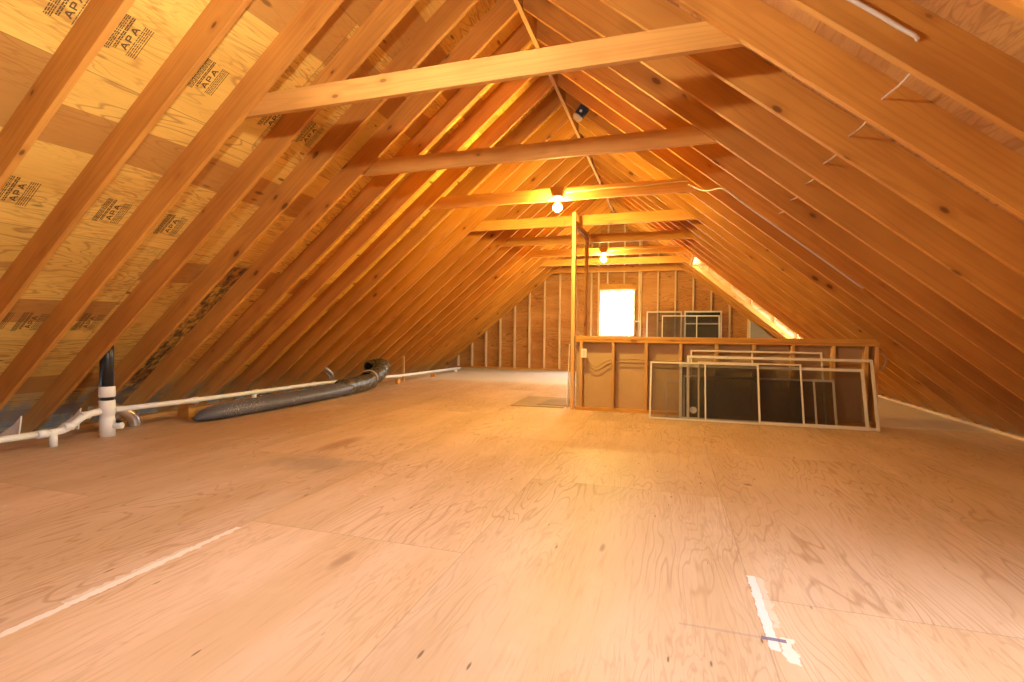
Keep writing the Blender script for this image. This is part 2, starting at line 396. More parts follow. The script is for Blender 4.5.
def emit(name, col, s):
    m_ = D.materials.new(name); m_.use_nodes = True; t = m_.node_tree; t.nodes.clear()
    o = t.nodes.new('ShaderNodeOutputMaterial'); e = t.nodes.new('ShaderNodeEmission')
    e.inputs[0].default_value = (*col, 1); e.inputs[1].default_value = s; t.links.new(e.outputs[0], o.inputs[0]); return m_
M_bulb = emit('warm_lit_bulb', BULB_COL, BULB)
M_bulbw = emit('white_lit_bulb', BULB_COL_NEAR, BULB*.64)

ORD = ['nearest', 'second', 'third', 'fourth', 'fifth', 'sixth', 'seventh', 'eighth', 'ninth', 'tenth', 'eleventh', 'twelfth', 'thirteenth', 'fourteenth',
       'fifteenth', 'sixteenth', 'seventeenth', 'eighteenth', 'nineteenth', 'twentieth', 'twenty-first', 'twenty-second', 'twenty-third', 'twenty-fourth', 'twenty-fifth', 'twenty-sixth', 'twenty-seventh']
# ------------------------------------------------------------------ the setting
bm = NB(); box(bm, (-5.62, YF, -.05), (3.36, YG+.1, 0)); struct(obj('floor', bm, M_floor))
bm = NB(); box(bm, (-7.2, YF-.1, -.5), (4.8, YG+.3, -.45)); struct(obj('trim_1', bm, M_black))   # dark ceiling below the eaves

# roof sheathing, each side one setting object in its own slope frame (local x down the slope, local y along the building)
HYP = math.hypot(1, SL)
apex = Vector((XR, 0, ZR+RD))
SEND = 4.88*HYP+.5
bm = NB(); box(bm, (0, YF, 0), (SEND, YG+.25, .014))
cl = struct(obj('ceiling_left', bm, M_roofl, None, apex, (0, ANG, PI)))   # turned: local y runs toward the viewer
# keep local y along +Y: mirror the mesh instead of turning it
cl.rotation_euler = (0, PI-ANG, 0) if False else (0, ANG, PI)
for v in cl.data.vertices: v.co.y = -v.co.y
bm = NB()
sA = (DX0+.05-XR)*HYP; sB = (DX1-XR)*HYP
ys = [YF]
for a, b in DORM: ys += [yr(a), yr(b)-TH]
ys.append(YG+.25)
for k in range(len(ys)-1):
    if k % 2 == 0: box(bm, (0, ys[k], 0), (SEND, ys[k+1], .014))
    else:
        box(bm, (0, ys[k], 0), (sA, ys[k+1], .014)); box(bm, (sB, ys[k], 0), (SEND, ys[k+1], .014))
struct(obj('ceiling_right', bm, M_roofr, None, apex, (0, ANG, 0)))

# gable walls
def gable_pts(y, zb=0.0, over=0.24):
    e = (ZR+over-zb)/SL
    return [(XR-e, y, zb), (XR+e, y, zb), (XR, y, ZR+over)]
WX0, WX1, WZ0, WZ1 = -1.66, -.815, .90, 2.07
bm = NB()
yb = YG+.09
def gwall(bm, y, d, WX0, WX1, WZ0, WZ1):
    e = lambda z: (ZR+.24-z)/SL
    prism(bm, [(XR-e(-.48), y, -.48), (XR+e(-.48), y, -.48), (XR+e(0), y, -.001), (XR-e(0), y, -.001)], (0, d, 0))
    prism(bm, [(XR-e(0), y, 0), (XR+e(0), y, 0), (XR+e(WZ0), y, WZ0), (XR-e(WZ0), y, WZ0)], (0, d, 0))
    prism(bm, [(XR-e(WZ0), y, WZ0), (WX0, y, WZ0), (WX0, y, WZ1), (XR-e(WZ1), y, WZ1)], (0, d, 0))
    prism(bm, [(WX1, y, WZ0), (XR+e(WZ0), y, WZ0), (XR+e(WZ1), y, WZ1), (WX1, y, WZ1)], (0, d, 0))
    prism(bm, [(XR-e(WZ1), y, WZ1), (XR+e(WZ1), y, WZ1), (XR, y, ZR+.24)], (0, d, 0))
gwall(bm, yb, .02, WX0, WX1, WZ0, WZ1)
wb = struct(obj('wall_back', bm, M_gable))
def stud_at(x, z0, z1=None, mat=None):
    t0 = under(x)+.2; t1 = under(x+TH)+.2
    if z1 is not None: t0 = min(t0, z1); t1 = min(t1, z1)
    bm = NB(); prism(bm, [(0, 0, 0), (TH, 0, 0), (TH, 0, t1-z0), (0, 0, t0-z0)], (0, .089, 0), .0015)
    return obj('stud', bm, mat or M_z_daylit, wb, (x, YG, z0))
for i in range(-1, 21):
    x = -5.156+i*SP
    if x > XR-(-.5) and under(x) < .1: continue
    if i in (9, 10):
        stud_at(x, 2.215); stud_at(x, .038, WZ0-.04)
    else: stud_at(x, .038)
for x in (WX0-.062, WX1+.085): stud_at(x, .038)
bm = NB(); box(bm, (-5.3, 0, 0), (3.1, .089, .038), .0015); obj('sole_plate', bm, M_x, wb, (0, YG, 0))
bm = NB(); box(bm, (WX0-.024, -.002, 0), (WX1+.085, .089, .14), .0015); obj('header', bm, M_x, wb, (0, YG, WZ1+.005))
bm = NB(); box(bm, (WX0-.024, 0, 0), (WX1+.085, .089, .038), .0015); obj('sill_plate', bm, M_x, wb, (0, YG, WZ0-.04))
for x in (WX0-.024, WX1): boxobj('trimmer', (x, YG+.003, WZ0), (x+.024, YG+.089, WZ1), M_z, wb)
# window in the far gable
win = D.objects.new('window_1', None); C.objects.link(win); win.location = (-1.2375, YG+.10, WZ0); struct(win)
def wframe(parent, w_, h_, mat, t_=.035, d_=.05, mid=True):
    bm = NB(); hw = w_/2
    box(bm, (-hw, 0, 0), (-hw+t_, d_, h_)); box(bm, (hw-t_, 0, 0), (hw, d_, h_)); box(bm, (-hw+t_, 0, 0), (hw-t_, d_, t_)); box(bm, (-hw+t_, 0, h_-t_), (hw-t_, d_, h_))
    if mid: box(bm, (-hw+t_, .005, h_/2-.015), (hw-t_, d_-.005, h_/2+.015))
    obj('window_frame', bm, mat, parent)
    bm = NB(); box(bm, (-hw+t_, d_*.4, t_), (hw-t_, d_*.4+.004, h_-t_)); obj('window_pane', bm, M_glass, parent)
wframe(win, WX1-WX0, WZ1-WZ0, M_frame)
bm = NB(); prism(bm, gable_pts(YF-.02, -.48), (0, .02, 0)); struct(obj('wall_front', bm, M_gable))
# eave trim
bm = NB(); box(bm, (0, 0, 0), (.05, YG-YF, .032), .003); struct(obj('trim_2', bm, M_frame if False else plain('pale_floor_edge', (.66, .48, .30), .7, .2, 0, .15, 8), None, (3.272, YF, -.002)))
bm = NB(); box(bm, (0, 0, 0), (.09, 9.5, .038), .003); struct(obj('trim_3', bm, M_y, None, (-5.61, -.5, 0)))

# dormers: cheek walls, ceiling, window wall
for k, (a, b) in enumerate(DORM):
    ya, yb_ = yr(a), yr(b)-TH
    yc = (ya+yb_)/2
    dz = DZ+.09
    def top(x): return ZR+RD-SL*(x-XR)
    dw = D.objects.new('wall_dormer', None); C.objects.link(dw); dw.location = (DX0, yc, 0)
    struct(dw)
    xq = XR+(ZR+RD-dz)/SL
    for y0, d in ((yb_+TH+.001, .014), (ya-TH-.001, -.014)):
        bm = NB(); prism(bm, [(xq-DX0, y0-yc, dz), (DX1-DX0, y0-yc, top(DX1)), (DX1-DX0, y0-yc, dz)] if not (k == 1 and d > 0) else [(DX0+.04-DX0, y0-yc, dz), (DX0+.04-DX0, y0-yc, under(DX0+.04)+.02), (DX1-DX0, y0-yc, under(DX1)+.02), (DX1-DX0, y0-yc, dz)], (0, d, 0))
        obj('cheek_panel', bm, M_cheek, dw)
    for ys_ in (yb_, ya-TH):
        bm = NB(); box(bm, (xq+.12-DX0, ys_-yc, DZ-.038), (DX1-DX0, ys_-yc+TH, DZ)); obj('top_plate', bm, M_x, dw)
        for x in (.745, 1.187, 1.559, 1.979, 2.385, 2.79, 3.2):
            z0 = top(x) if not (k == 1 and ys_ == yb_) else under(x)+.11
            if DZ-.038-z0 > .02:
                bm = NB(); prism(bm, [(0, 0, 0), (TH, 0, -SL*TH), (TH, 0, DZ-.038-z0), (0, 0, DZ-.038-z0)], (0, TH, 0)); obj('cheek_stud', bm, M_z, dw, (x-DX0, ys_-yc, z0))
    bm = NB(); box(bm, (xq-DX0-.02, ya-.06-yc, dz), (DX1+.25-DX0, yb_+.06-yc, dz+.014)); obj('dormer_ceiling', bm, M_roofl, dw)
    for y in (ya+.02, yc-.22, yc+.22, yb_-.058):
        bm = NB(); box(bm, (DX0+.04-DX0, y-yc, DZ), (DX1-DX0, y-yc+TH, dz)); obj('ceiling_joist', bm, M_x, dw)
    bm = NB(); box(bm, (DX0-DX0, ya+.001-yc, under(DX0)-.02), (DX0+TH-DX0, yb_-.001-yc, under(DX0)+.2)); obj('header', bm, M_y, dw)
    # window wall with its opening
    zb = max(top(DX1)-.05, -.05); z0, z1 = .90, 2.10; ww = 1.08
    bm = NB(); t_ = .08
    box(bm, (0, ya-.05, zb), (t_, yb_+.05, z0)); box(bm, (0, ya-.05, z1), (t_, yb_+.05, dz)); box(bm, (0, ya-.05, z0), (t_, yc-ww/2, z1)); box(bm, (0, yc+ww/2, z0), (t_, yb_+.05, z1))
    for v in bm.verts: v.co.y -= yc
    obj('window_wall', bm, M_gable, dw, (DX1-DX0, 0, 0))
    wd = D.objects.new('window_%d' % (k+2), None); C.objects.link(wd); struct(wd)
    wd.location = (DX1+.06, yc, z0); wd.rotation_euler = (0, 0, PI/2)
    wframe(wd, ww, z1-z0, M_frame, .04, .05)

# ------------------------------------------------------------------ roof framing
RAFT = RD*COS
def rafter_mesh(s0, s1, z0=0.):
    """local x down the slope, underside at z = 0; plumb cuts at both ends"""
    bm = NB(); k = SL*RAFT
    prism(bm, [(s0, -TH/2, 0), (s1, -TH/2, 0), (s1-k*0+0, -TH/2, RAFT), (s0-k if s0 > .2 else s0-k, -TH/2, RAFT)] if False else
          [(s0, -TH/2, 0), (s1, -TH/2, 0), (s1-k, -TH/2, RAFT), (s0-k, -TH/2, RAFT)], (0, TH, 0), .0018)
    return bm
k_ = SL*RAFT
S0 = .021*HYP*1.0 + k_*0
full = None
def rafter(i, side, s0, s1, label):
    global full
    rot = (0, ANG, PI) if side < 0 else (0, ANG, 0)
    loc = (XR, yr(i)-TH/2, ZR)
    if s0 < .1 and s1 > 5.5 and full is not None:
        o = full.copy(); C.objects.link(o); o.location = loc; o.rotation_euler = rot
    else:
        o = obj('rafter', rafter_mesh(s0, s1), M_raft, None, loc, rot)
        if s0 < .1 and s1 > 5.5: full = o
    return tag(o, label, 'rafter', 'rafters on the left slope' if side < 0 else 'rafters on the right slope')
SE = 4.75*HYP
def rot_shift(side): return 0
ti = {2: 'first', 5: 'second', 8: 'third', 11: 'fourth', 14: 'fifth', 17: 'sixth', 20: 'seventh', 23: 'eighth'}
for i in range(0, I1+1):
    extra = ', carrying the %s collar tie from the camera' % ti[i] if i in ti else ''
    n = ORD[i]
    rafter(i, -1, S0, SE, ('sawn pine rafter on the left slope, %s from the camera' % n if n != 'nearest' else 'sawn pine rafter on the left slope, nearest the camera, across the top left corner') + ('' if not extra else ', carrying the %s tie' % ti[i]))
for i in range(I0, I1+1):
    cut = any(a < i < b for a, b in DORM)
    lab = None
    if i >= 0:
        n = ORD[i]
        lab = ('sawn pine rafter on the right slope, %s from the camera' % n if n != 'nearest' else 'sawn pine rafter on the right slope, nearest the camera, in the top right corner') + ('' if i not in ti else ', carrying the %s tie' % ti[i])
    if i == DORM[1][1]:
        rafter(i, 1, S0, (DX0+.03-XR)*HYP, lab)
        bm = NB(); k9 = SL*.085
        prism(bm, [(0, -TH/2, 0), ((3.9-DX0)*HYP, -TH/2, 0), ((3.9-DX0)*HYP, -TH/2, .085), (0, -TH/2, .085)], (0, TH, 0), .0018)
        dwf = D.objects['wall_dormer.001']
        obj('cheek_plate', bm, M_x, dwf, Vector((DX0+.035, yr(i)-TH/2, under(DX0+.035)))-dwf.location, (0, ANG, 0))
    elif not cut:
        rafter(i, 1, S0, SE, lab or 'sawn pine rafter on the right slope beside the near dormer, behind the camera view')
    elif i > 0:
        rafter(i, 1, S0, (DX0-XR)*HYP, 'short pine rafter from the ridge to the far dormer header, %s from the camera' % n)
# ridge board
bm = NB(); box(bm, (-TH/2, YF, 0), (TH/2, YG+.08, .20), .002)
tag(obj('ridge_board', bm, M_y, None, (XR, 0, ZR-.04)), 'long ridge board along the peak of the roof where the rafters meet', 'ridge board')
# collar ties, on the far face of every third rafter
tie_me = None
ends = {}
for n, i in enumerate((-1, 2, 5, 8, 11, 14, 17, 20, 23)):
    e0 = (ZR+RD-.006-ZT)/SL; e1 = (ZR+RD-.006-ZT-.14)/SL
    if tie_me is None:
        bm = NB(); prism(bm, [(-e0, 0, 0), (e0, 0, 0), (e1, 0, .14), (-e1, 0, .14)], (0, TH, 0), .0018)
        o = obj('collar_tie', bm, M_x); tie_me = o
    else:
        o = tie_me.copy(); C.objects.link(o)
    o.location = (XR, yr(i)+.001, ZT)
    nm = ['overhead behind the top edge of the view', 'nearest in view, spanning the top of the picture', 'second in view, below and behind the nearest', 'third in view, carrying the nearer lit bulb',
          'fourth in view, just beyond the nearer lit bulb', 'fifth in view, just before the farther lit bulb', 'sixth in view, carrying the farther lit bulb', 'seventh in view, between the farther bulb and the gable',
          'farthest, across the gable wall just above its window'][n]
    tag(o, 'horizontal pine collar tie, %s' % nm, 'collar tie', 'collar ties across the attic')

# ------------------------------------------------------------------ bare bulbs on the ties
def light(i, label, mat):
    y = yr(i)
    t = thing('ceiling_light', label, 'light', (-1.2, y-.03, 2.388), (0, 0, 0), 'bare bulbs on the collar ties')
    bm = NB(); prism(bm, [(-.085, -.03, .225), (.085, -.03, .225), (.06, -.03, .13), (-.06, -.03, .13)], (0, .058, 0), .003); obj('mounting_block', bm, M_x, t)
    bm = NB(); lathe(bm, [(.055, .13), (.058, .112), (.05, .10), (.032, .092), (.026, .062), (.022, .055)]); obj('lamp_holder', bm, M_porc, t)
    bm = NB(); lathe(bm, [(.012, .06), (.014, .046), (.028, .036), (.043, .020), (.049, 0), (.046, -.018), (.035, -.034), (.018, -.045), (.005, -.048)]); obj('bulb', bm, mat, t)
    return t
light(-1, 'bare bulb on the tie overhead, out of view above the camera', M_bulbw)
light(8, 'glowing bare bulb under the third collar tie, nearer of the two lit bulbs', M_bulb)
light(17, 'glowing bare bulb under the sixth collar tie, farther of the two lit bulbs', M_bulb)
for i, lab in ((8, 'pale cable stapled along the third tie, right of the nearer bulb'), (17, 'pale cable stapled along the sixth tie, right of the farther bulb')):
    y = yr(i)-.012
    bm = NB(); tube(bm, smooth_path([(-1.11, y, 2.56), (-.9, y-.006, 2.555), (-.65, y, 2.57), (-.35, y-.006, 2.562), (-.05, y, 2.575), (.10, y, 2.578), (.17, y-.006, 2.572)], 4), .0055, 8)
    tag(obj('electrical_cable', bm, M_cable), lab, 'cable')
# unlit holder on a blue box by the ridge
t = thing('electrical_box', 'dark blue plastic box with a pale lamp holder and no bulb, near the ridge', 'electrical box', (-1.02, yr(9)-TH-.002, 3.585), (0, math.radians(38), 0))
bm = NB(); box(bm, (-.056, -.065, -.045), (.056, 0, .075), .006); obj('box', bm, M_blue, t)
bm = NB(); lathe(bm, [(.054, 0), (.060, -.012), (.053, -.036), (.036, -.048)], (0, -.033, -.046)); obj('lamp_holder', bm, M_porc, t)
bm = NB(); lathe(bm, [(.016, 0), (.018, .006), (.008, .008)], (0, -.065, .005), 12, Matrix.Rotation(PI/2, 4, 'X')); obj('label_disc', bm, M_plate, t)

# ------------------------------------------------------------------ guard wall round the stair
X0, X1 = -1.15, 2.21
gw = thing('guard_wall', 'low open stud guard wall of pine with grey board behind, in the middle of the attic', 'guard wall', (X0, YH, 0))
def gpart(name, a, b, mat, bev=.002):
    c = Vector(((a[0]+b[0])/2, (a[1]+b[1])/2, a[2]))
    bm = NB(); box(bm, Vector(a)-c, Vector(b)-c, bev); return obj(name, bm, mat, gw, c-gw.location)
gpart('bottom_plate', (X0, YH, 0), (X1, YH+.089, .038), M_x)
gpart('top_plate', (X0, YH, HT-.076), (X1, YH+.089, HT-.038), M_x)
gpart('top_cap', (X0, YH-.004, HT-.037), (X1, YH+.093, HT), M_x)
xs = [-1.093+SP*k for k in range(8)] + [2.07, 2.165]
for x in xs: gpart('stud', (x, YH, .0385), (x+TH, YH+.089, HT-.0765), M_z)
gpart('gypsum_board', (X0, YH+.0895, .0), (X1, YH+.102, HT-.05), M_gyp, 0)
# posts and rail
def post(y, zt_, label):
    bm = NB(); box(bm, (-.024, 0, 0), (.024, .07, zt_), .002); return tag(obj('post', bm, M_z, None, (-1.186, y, 0)), label, 'post', 'tall posts at the stair guard')
post(YH-.002, 2.555, 'tall slim pine post rising from the left end of the guard wall')
post(7.46, 2.50, 'second tall pine post, standing behind the left end of the guard wall')
bm = NB(); box(bm, (-.022, 0, 0), (.022, 7.46-YH-.072, .075), .002)
tag(obj('rail', bm, M_y, None, (-1.186, YH+.069, 2.385)), 'short wooden rail joining the tops of the two tall posts', 'rail')
# outlet plate and cables in the guard wall
t = thing('outlet', 'white outlet box on the left stud of the guard wall', 'outlet', (-1.035, YH-.002, .735))
bm = NB(); box(bm, (-.036, -.022, -.058), (.036, 0, .058), .004); obj('cover_plate', bm, M_plate, t)
bm = NB(); box(bm, (-.012, -.0245, -.036), (.012, -.021, .036), .002); obj('receptacle', bm, M_porc, t)
def wire(name, pts, r_, mat, label, n=5):
    bm = NB(); tube(bm, smooth_path(pts, n), r_, 8); return tag(obj(name, bm, mat), label, 'cable')
yc = YH+.06
wire('electrical_cable', [(-1.0, yc, .68), (-.97, yc, .61), (-.90, yc, .56), (-.82, yc, .60), (-.72, yc, .655), (-.66, yc, .67), (-.4, yc, .672), (-.25, yc, .665), (.17, yc, .66), (.6, yc, .665), (1.0, yc, .655), (1.5, yc, .65), (2.0, yc, .66)], .006, M_cabd, 'tan cable through the guard wall studs, upper of two')
wire('electrical_cable', [(-1.02, yc-.012, .67), (-1.0, yc-.012, .60), (-.92, yc-.012, .52), (-.84, yc-.012, .535), (-.75, yc-.012, .60), (-.67, yc-.012, .625), (-.25, yc-.012, .635), (.17, yc-.012, .64), (.55, yc-.012, .645), (1.0, yc-.012, .63)], .006, M_cabd, 'tan cable through the guard wall studs, lower of two')
wire('electrical_cable', [(2.19, YH+.11, .60), (2.27, YH+.09, .64), (2.30, YH+.08, .72), (2.28, YH+.12, .82), (2.22, YH+.16, .86)], .009, M_cabd, 'looped tan cable at the right end of the guard wall')

# ------------------------------------------------------------------ window screens and storm sashes
def screen(name, label, w_, h_, fr, dep, infill, bars=(), loc=(0, 0, 0), lean=.0, rotz=0., group=None, hbars=(), mat=None, extra=None):
    """frame standing on its bottom rail; local x along it, leaning back by lean"""
    mat = mat or M_frame
    t = thing(name, label, 'window screen', loc, (-lean, 0, rotz), group)
    bm = NB()
    box(bm, (0, 0, 0), (fr, dep, h_), .0015); box(bm, (w_-fr, 0, 0), (w_, dep, h_), .0015)
    box(bm, (fr, 0, 0), (w_-fr, dep, fr), .0015); box(bm, (fr, 0, h_-fr), (w_-fr, dep, h_), .0015)
    obj('frame', bm, mat, t)
    for x in bars:
        bm = NB(); box(bm, (x-fr*.4, 0, fr), (x+fr*.4, dep*.9, h_-fr), .001); obj('mullion', bm, mat, t)
    for z in hbars:
        bm = NB(); box(bm, (fr, 0, z-fr*.35), (w_-fr, dep*.9, z+fr*.35), .001); obj('crossbar', bm, mat, t)
    if infill:
        bm = NB(); box(bm, (fr, dep*.45, fr), (w_-fr, dep*.45+.0015, h_-fr)); obj('infill', bm, infill, t)
    return t
LEAN = math.atan(.33); HS = math.hypot(1, .33)
G = 'window screens leaning on the guard wall'
screen('window_screen', 'white framed mesh screen at the front left of the stack leaning on the guard wall', 1.19, .655*HS, .020, .012, M_mesh, (.62,), (-.205, 6.062, .006), LEAN, 0, G)
screen('window_screen', 'widest white frame leaning on the guard wall, reaching its right end', 1.90, .735*HS, .030, .012, None, (), (.212, 6.082, .006), LEAN, 0, G)
screen('window_screen', 'white mesh screen with a low square top, second layer of the leaning stack', 1.09, .665*HS, .018, .012, M_mesh, (), (.335, 6.102, .006), LEAN, 0, G)
s4 = screen('window_screen', 'wide pale frame just inside the widest one, with a round white sticker at its left', 1.90, .628*HS, .032, .012, M_mesh, (), (.130, 6.122, .006), LEAN, 0, G)
bm = NB(); lathe(bm, [(.040, 0), (.040, .002)], (.155, -.004, .115), 20, Matrix.Rotation(PI/2, 4, 'X')); obj('round_sticker', bm, M_plate, s4)
screen('window_screen', 'shortest leaning screen with two uprights at its right side', 1.575, .50*HS, .024, .012, M_meshm, (1.375,), (.172, 6.142, .006), LEAN, 0, G)
screen('window_screen', 'tallest white frame at the back of the leaning stack, split by an upright', 1.40, .80*HS, .020, .012, None, (.68,), (.255, 6.162, .006), LEAN, 0, G)
screen('window_screen', 'small thin bronze frame half hidden at the left of the leaning stack', .30, .42*HS, .012, .010, None, (), (-.02, 6.192, .006), LEAN, 0, G, mat=M_copper)
screen('window_screen', 'white frame seen edge-on against the left end of the guard wall', .70, .84, .025, .012, M_mesh, (), (-1.262, 6.53, .004), math.radians(-1.5), PI/2)
# screens standing by the far gable
G2 = 'window screens standing by the far gable'
yl = .12; HG = math.hypot(1, yl); LG = math.atan(yl)
screen('window_screen', 'low white frame standing in front of the bright gable window', .89, 1.285*HG, .03, .015, M_storm, (.66,), (-1.53, 12.30, .006), LG, 0, G2)
screen('window_screen', 'white screen with see-through mesh standing right of the gable window', .81, 1.515*HG, .028, .015, M_mesh, (), (-.515, 12.42, .006), LG, 0, G2)
screen('window_screen', 'black mesh screen with a crossbar, rightmost of those by the gable', .83, 1.525*HG, .035, .015, M_meshd, (), (.350, 12.42, .006), LG, 0, G2, (1.23,))
screen('window_screen', 'tilted white frame in front of the black screen by the gable', 1.28, 1.415*HG, .024, .015, M_mesh, (.78,), (-.16, 12.32, .006), LG, math.radians(-1.0), G2)
# grey panel under the far dormer
bm = NB(); xg0 = 1.72
prism(bm, [(0, 0, 0), (1.35, 0, 0), (1.35, 0, under(xg0+1.35)-.02), (0, 0, under(xg0)-.02)], (0, .013, 0), .001)
gp = tag(obj('wall_panel', bm, M_gypg, None, (xg0, 12.1, 0)), 'grey wallboard panel with a white edge under the far dormer, top cut to the roof slope', 'wall panel')
bm = NB(); box(bm, (-.02, -.002, 0), (-.001, .015, under(xg0)-.04), .001); obj('edge_strip', bm, M_frame, gp)
# grey board on the floor
bm = NB(); prism(bm, [(0, 0, 0), (.72, .03, 0), (.70, 1.0, 0), (-.02, .99, 0)], (0, 0, .010), .001)
bo = tag(obj('board', bm, plain('grey_brown_board', (.40, .28, .15), .75, .15, 0, .12, 5), None, (-2.03, 6.46, 0)), 'thin grey board lying on the floor left of the guard wall', 'board')
bm = NB(); prism(bm, [(0, 0, 0), (.42, .02, 0), (.41, .55, 0), (.06, .53, 0)], (0, 0, .006), .001)
tag(obj('board', bm, plain('dark_board', (.32, .22, .12), .75, .15, 0, .12, 5), None, (-1.70, 6.62, .0105)), 'smaller darker sheet lying on the grey board beside the guard wall', 'board')

# ------------------------------------------------------------------ left eave: drain pipe, vent stack, ducts
XP = -4.92
t = thing('drain_pipe', 'long white plastic pipe running along the left eave above the floor', 'pipe', (XP, 3.26, 0))
def loc_(pts): return [Vector(p)-Vector((XP, 3.26, 0)) for p in pts]
bm = NB(); tube(bm, loc_([(XP-.02, 1.2, .152), (XP-.02, 2.88, .118)]), .027, 14); obj('near_run', bm, M_pvc, t)
bm = NB(); tube(bm, loc_(smooth_path([(XP-.02, 2.84, .119), (XP-.02, 2.93, .122), (XP-.01, 2.99, .15), (XP, 3.06, .205), (XP-.01, 3.14, .232), (XP-.03, 3.23, .238)], 5)), .030, 14); obj('offset_bend', bm, M_pvc, t)
bm = NB(); tube(bm, loc_([(XP-.03, 3.365, .236), (XP, 4.0, .225), (XP, 5.0, .215), (XP, 6.16, .208), (XP, 7.68, .165), (XP, 8.6, .130), (XP, 11.45, .085)]), .026, 14); obj('far_run', bm, M_pvc, t)
for y, z in ((2.78, .120), (2.97, .150), (3.10, .225), (4.18, .222), (5.02, .214), (6.1, .207)):
    bm = NB(); tube(bm, loc_([(XP-.01, y-.035, z), (XP-.01, y+.035, z-.0005)]), .034, 14); obj('coupling', bm, M_pvc, t)
for y, z in ((2.86, .075), (5.0, .16), (11.2, .06)):
    bm = NB(); tube(bm, loc_([(XP-.01, y, z+.03), (XP-.01, y, .0)]), .028, 12); obj('support_stub', bm, M_pvc, t)
t = thing('vent_stack', 'vertical vent stack, white below and black above, at the left eave', 'vent pipe', (-4.95, 3.297, 0))
bm = NB(); lathe(bm, [(.061, 0), (.061, .16), (.057, .165), (.057, .20), (.063, .205), (.063, .33), (.059, .335)]); obj('white_hub', bm, M_pvc, t)
bm = NB(); lathe(bm, [(.054, .30), (.054, .72), (.054, .92)]); obj('black_pipe', bm, M_abs, t)
bm = NB(); lathe(bm, [(.060, .365), (.064, .368), (.064, .46), (.060, .463)]); obj('white_sleeve', bm, M_pvc, t)
bm = NB(); tube(bm, [(.03, .02, .095), (.105, .06, .095), (.11, .062, .095)], [.030, .030, .026], 14); obj('side_outlet', bm, M_pvc, t)
bm = NB(); lathe(bm, [(.024, .125), (.024, .15), (.02, .152)], (.082, .048, 0), 14); obj('side_cap', bm, M_abs, t)
bm = NB(); tube(bm, smooth_path([(-5.26, 3.36, .20), (-5.24, 3.50, .215), (-5.21, 3.62, .17), (-5.19, 3.70, .09), (-5.185, 3.72, .0)], 5), .055, 16)
tag(obj('metal_duct_elbow', bm, M_metal), 'curved silver metal duct elbow behind the vent stack, dropping into the floor', 'duct')
def block(x, y, w_, d_, h_, label, rz=0.):
    bm = NB(); box(bm, (-w_/2, -d_/2, 0), (w_/2, d_/2, h_), .003)
    tag(obj('wood_block', bm, M_x, None, (x, y, 0), (0, 0, rz)), label, 'wood block', 'wood blocks by the drain pipe')
block(-5.12, 4.24, .16, .09, .165, 'square wood block behind the white pipe, between the vent stack and the grey duct')
block(-4.86, 8.36, .06, .09, .085, 'small wood block under the white pipe, just beyond the curled end of the duct')
block(-4.87, 9.86, .10, .04, .07, 'small wood block under the far end of the white pipe')
bm = NB(); box(bm, (-.02, -.012, 0), (.02, .012, .50), .0015)
tag(obj('wood_stake', bm, M_z, None, (-4.98, 8.78, 0)), 'thin pale upright stick behind the white pipe near its far end', 'stick')
# grey jacketed duct lying on the floor, curling up at its far end
t = thing('flexible_duct', 'long grey plastic-wrapped duct lying along the left eave, curling up at its end', 'duct', (-4.70, 4.1, 0))
P0 = Vector((-4.70, 4.1, 0))
path = [(-4.80, 4.06, .035), (-4.78, 4.20, .070), (-4.765, 4.40, .085), (-4.75, 4.65, .088), (-4.73, 5.1, .090), (-4.715, 5.7, .095), (-4.71, 6.2, .10), (-4.72, 6.55, .11)]
rr = [(.025, .012), (.125, .066), (.155, .084), (.16, .086), (.162, .087), (.165, .09), (.16, .096), (.145, .105)]
sp_ = smooth_path([Vector(p)-P0 for p in path], 5)
rs = []
for i in range(len(rr)-1):
    for k in range(5): rs.append(tuple(rr[i][q]+(rr[i+1][q]-rr[i][q])*k/5 for q in (0, 1)))
rs.append(rr[-1])
rs = [(a*(1+.03*math.sin(i*1.7)), b*(1+.03*math.sin(i*2.3))) for i, (a, b) in enumerate(rs)]
bm = NB(); tube(bm, sp_, rs, 20); obj('plastic_jacket', bm, M_duct, t)
path = smooth_path([Vector(p)-P0 for p in [(-4.72, 6.45, .12), (-4.74, 7.0, .135), (-4.79, 7.35, .15)]], 6)
bm = NB(); tube(bm, path, .132, 18); obj('foil_sleeve', bm, M_flex, t)
path = smooth_path([Vector(p)-P0 for p in [(-4.79, 7.25, .165), (-4.84, 7.60, .225), (-4.92, 7.90, .32), (-5.03, 8.05, .345), (-5.13, 8.02, .34), (-5.17, 7.88, .30)]], 10)
bm = NB(); tube(bm, path, [.135+.012*math.sin(i*1.6) for i in range(len(path))], 18, False); obj('flex_hose', bm, M_flex, t)
bm = NB(); tube(bm, smooth_path([Vector((-4.80+.165*math.cos(a), 7.33, .165+.16*math.sin(a)))-P0 for a in [k*PI/6 for k in range(0, 7)]], 3), .012, 8); obj('strap', bm, M_cable, t)
# little metal flue behind the duct
bm = NB(); tube(bm, smooth_path([(-5.36, 7.08, .0), (-5.36, 7.08, .16), (-5.365, 7.07, .25), (-5.39, 7.00, .33), (-5.43, 6.92, .39)], 5), .042, 14)
tag(obj('flue_pipe', bm, M_copper), 'short bent metal pipe standing behind the grey duct', 'pipe')
# pale paper at the foot of two rafter bays
for i, lab in ((2, 'scrap of pale insulation paper at the foot of the rafters, left of the vent stack'), (3, 'scrap of pale insulation paper at the foot of the rafters, just behind the vent stack'),):
    y = yr(i)+.03
    bm = NB(); x0 = -5.62
    prism(bm, [(0, 0, .0), (.26, .02, .0), (.28, .03, .20), (.19, .03, .12)], (.0, .012, .0), .001)
    tag(obj('insulation_paper', bm, M_paper, None, (x0-.05+.09, y, .04)), lab, 'paper')

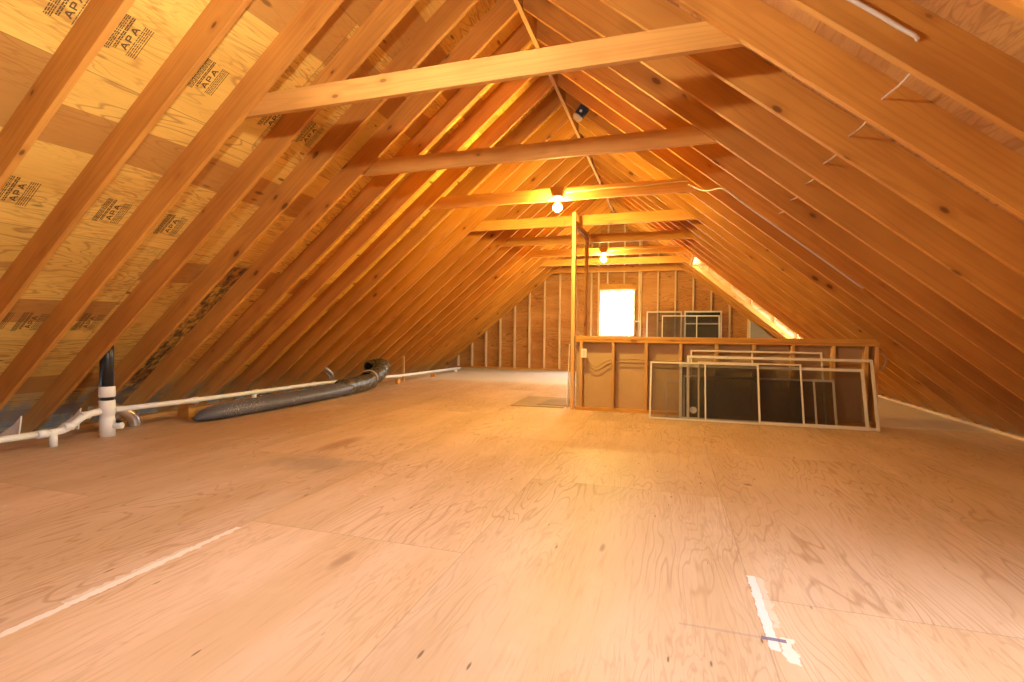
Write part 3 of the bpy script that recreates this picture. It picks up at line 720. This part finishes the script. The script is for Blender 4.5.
# ------------------------------------------------------------------ cables in the right slope
xw, zw = .935, 2.10
pts = [(xw-.3, 1.0, zw+.245), (.50, 1.9, zw+.31)]
wire('electrical_cable', [(.35, 2.270, 2.55), (.646, 2.270, 2.318), (.754, 2.270, 2.231), (.814, 2.270, 2.179), (.858, 2.268, 2.143), (.876, 2.274, 2.129), (.882, 2.292, 2.125)], .0085, M_cable, 'thick white cable on the upper right rafter, ending in a drilled hole')
t = NB()
pts = [(.905, 2.30, 2.11)]
for i in range(1, 8):
    yy = yr(i); ym = yy+DY/2-.02
    pts += [(.925+.004*(i % 2), yy, 2.105-.002*i), (.93, ym, 2.098-.004*i-.012)]
tube(t, smooth_path(pts, 4), .0045, 8)
tag(obj('electrical_cable', t, M_cable), 'thin pale cable threaded from rafter to rafter down the right slope', 'cable')
ye = yr(7)-.016
wire('electrical_cable', [(.17, yr(8)-.05, 2.53), (.28, yr(8)-.10, under(.28)-.05), (.36, yr(8)-.25, under(.36)-.04)] + [(x, ye+.006*math.sin(x*9), under(x)-.010) for x in (.46, .62, .8, 1.0, 1.2, 1.4, 1.6)], .0065, M_cable, 'pale cable from the third tie running down under a rafter of the right slope', 4)

# ------------------------------------------------------------------ grade stamps inked on the left sheathing
def stamp(x, y, w_=.26, h_=.21, flip=False, smudge=False):
    """marks lie on the underside of the left sheathing; text runs with the slope"""
    s = (XR-x)*HYP
    bm = NB()
    def rect(u0, u1, v0, v1, sh=0.):   # u along the slope (0..w), v along the building (0..h)
        a = [bm.verts.new((u, v, -.0012)) for u, v in ((u0, v0), (u1, v0), (u1+sh, v1), (u0+sh, v1))]; bm.faces.new(a)
    def line(v0, th, a, b, seed):
        rnd = random.Random(seed); u = a
        while u < b:
            L = rnd.uniform(.008, .03); rect(u, min(u+L, b), v0, v0+th); u += L+rnd.uniform(.002, .006)
    hw = w_/2
    for q, v in enumerate((-.105, -.094, -.083, -.072)): line(v, .007, -hw, hw, q+int(y*90))
    for q, v in enumerate((-.055, -.043)): line(v, .009, -hw, hw*.8, q+int(y*70))
    for q, v in enumerate((.035, .048, .061, .074)): line(v, .006, -hw*.9, hw*.9, q+int(y*50))
    rect(-hw*.9, hw*.9, .090, .095)
    # the letters APA: up = -y, reading up the slope (u decreasing)
    def stroke(p, q, wd):
        p = Vector((*p, 0)); q = Vector((*q, 0)); d = (q-p).normalized(); n_ = Vector((-d.y, d.x, 0))*wd/2
        a = [bm.verts.new((c.x, c.y, -.0012)) for c in (p-n_, q-n_, q+n_, p+n_)]; bm.faces.new(a)
    H_ = .042; v0 = .022; W_ = .045
    def ch(kind, u):   # u = right-hand start, letter extends toward -u; top at v0-H_
        X = lambda a: u-a*W_
        Y = lambda b: v0-b*H_
        if kind == 'A':
            stroke((X(0), Y(0)), (X(.5), Y(1)), .010); stroke((X(.5), Y(1)), (X(1), Y(0)), .010); stroke((X(.22), Y(.35)), (X(.78), Y(.35)), .008)
        else:
            stroke((X(.1), Y(0)), (X(.1), Y(1)), .010); stroke((X(.1), Y(.93)), (X(.8), Y(.93)), .008); stroke((X(.1), Y(.45)), (X(.8), Y(.45)), .008); stroke((X(.8), Y(.95)), (X(.8), Y(.43)), .010)
    for kk, l_ in enumerate('APA'): ch(l_, .085-kk*.06)
    for v in bm.verts: v.co.x = v.co.x*.88+s; v.co.y = -(v.co.y*.85+y)
    return obj('grade_stamp', bm, M_ink, cl)
for x, y in ((-2.895, 1.787), (-2.905, 2.066), (-2.89, 2.563), (-2.905, 3.15), (-2.895, 3.53), (-3.86, 2.06), (-3.856, 2.617), (-3.865, 3.07), (-4.82, 2.43), (-4.825, 2.655), (-4.815, 3.065)):
    stamp(x, y)
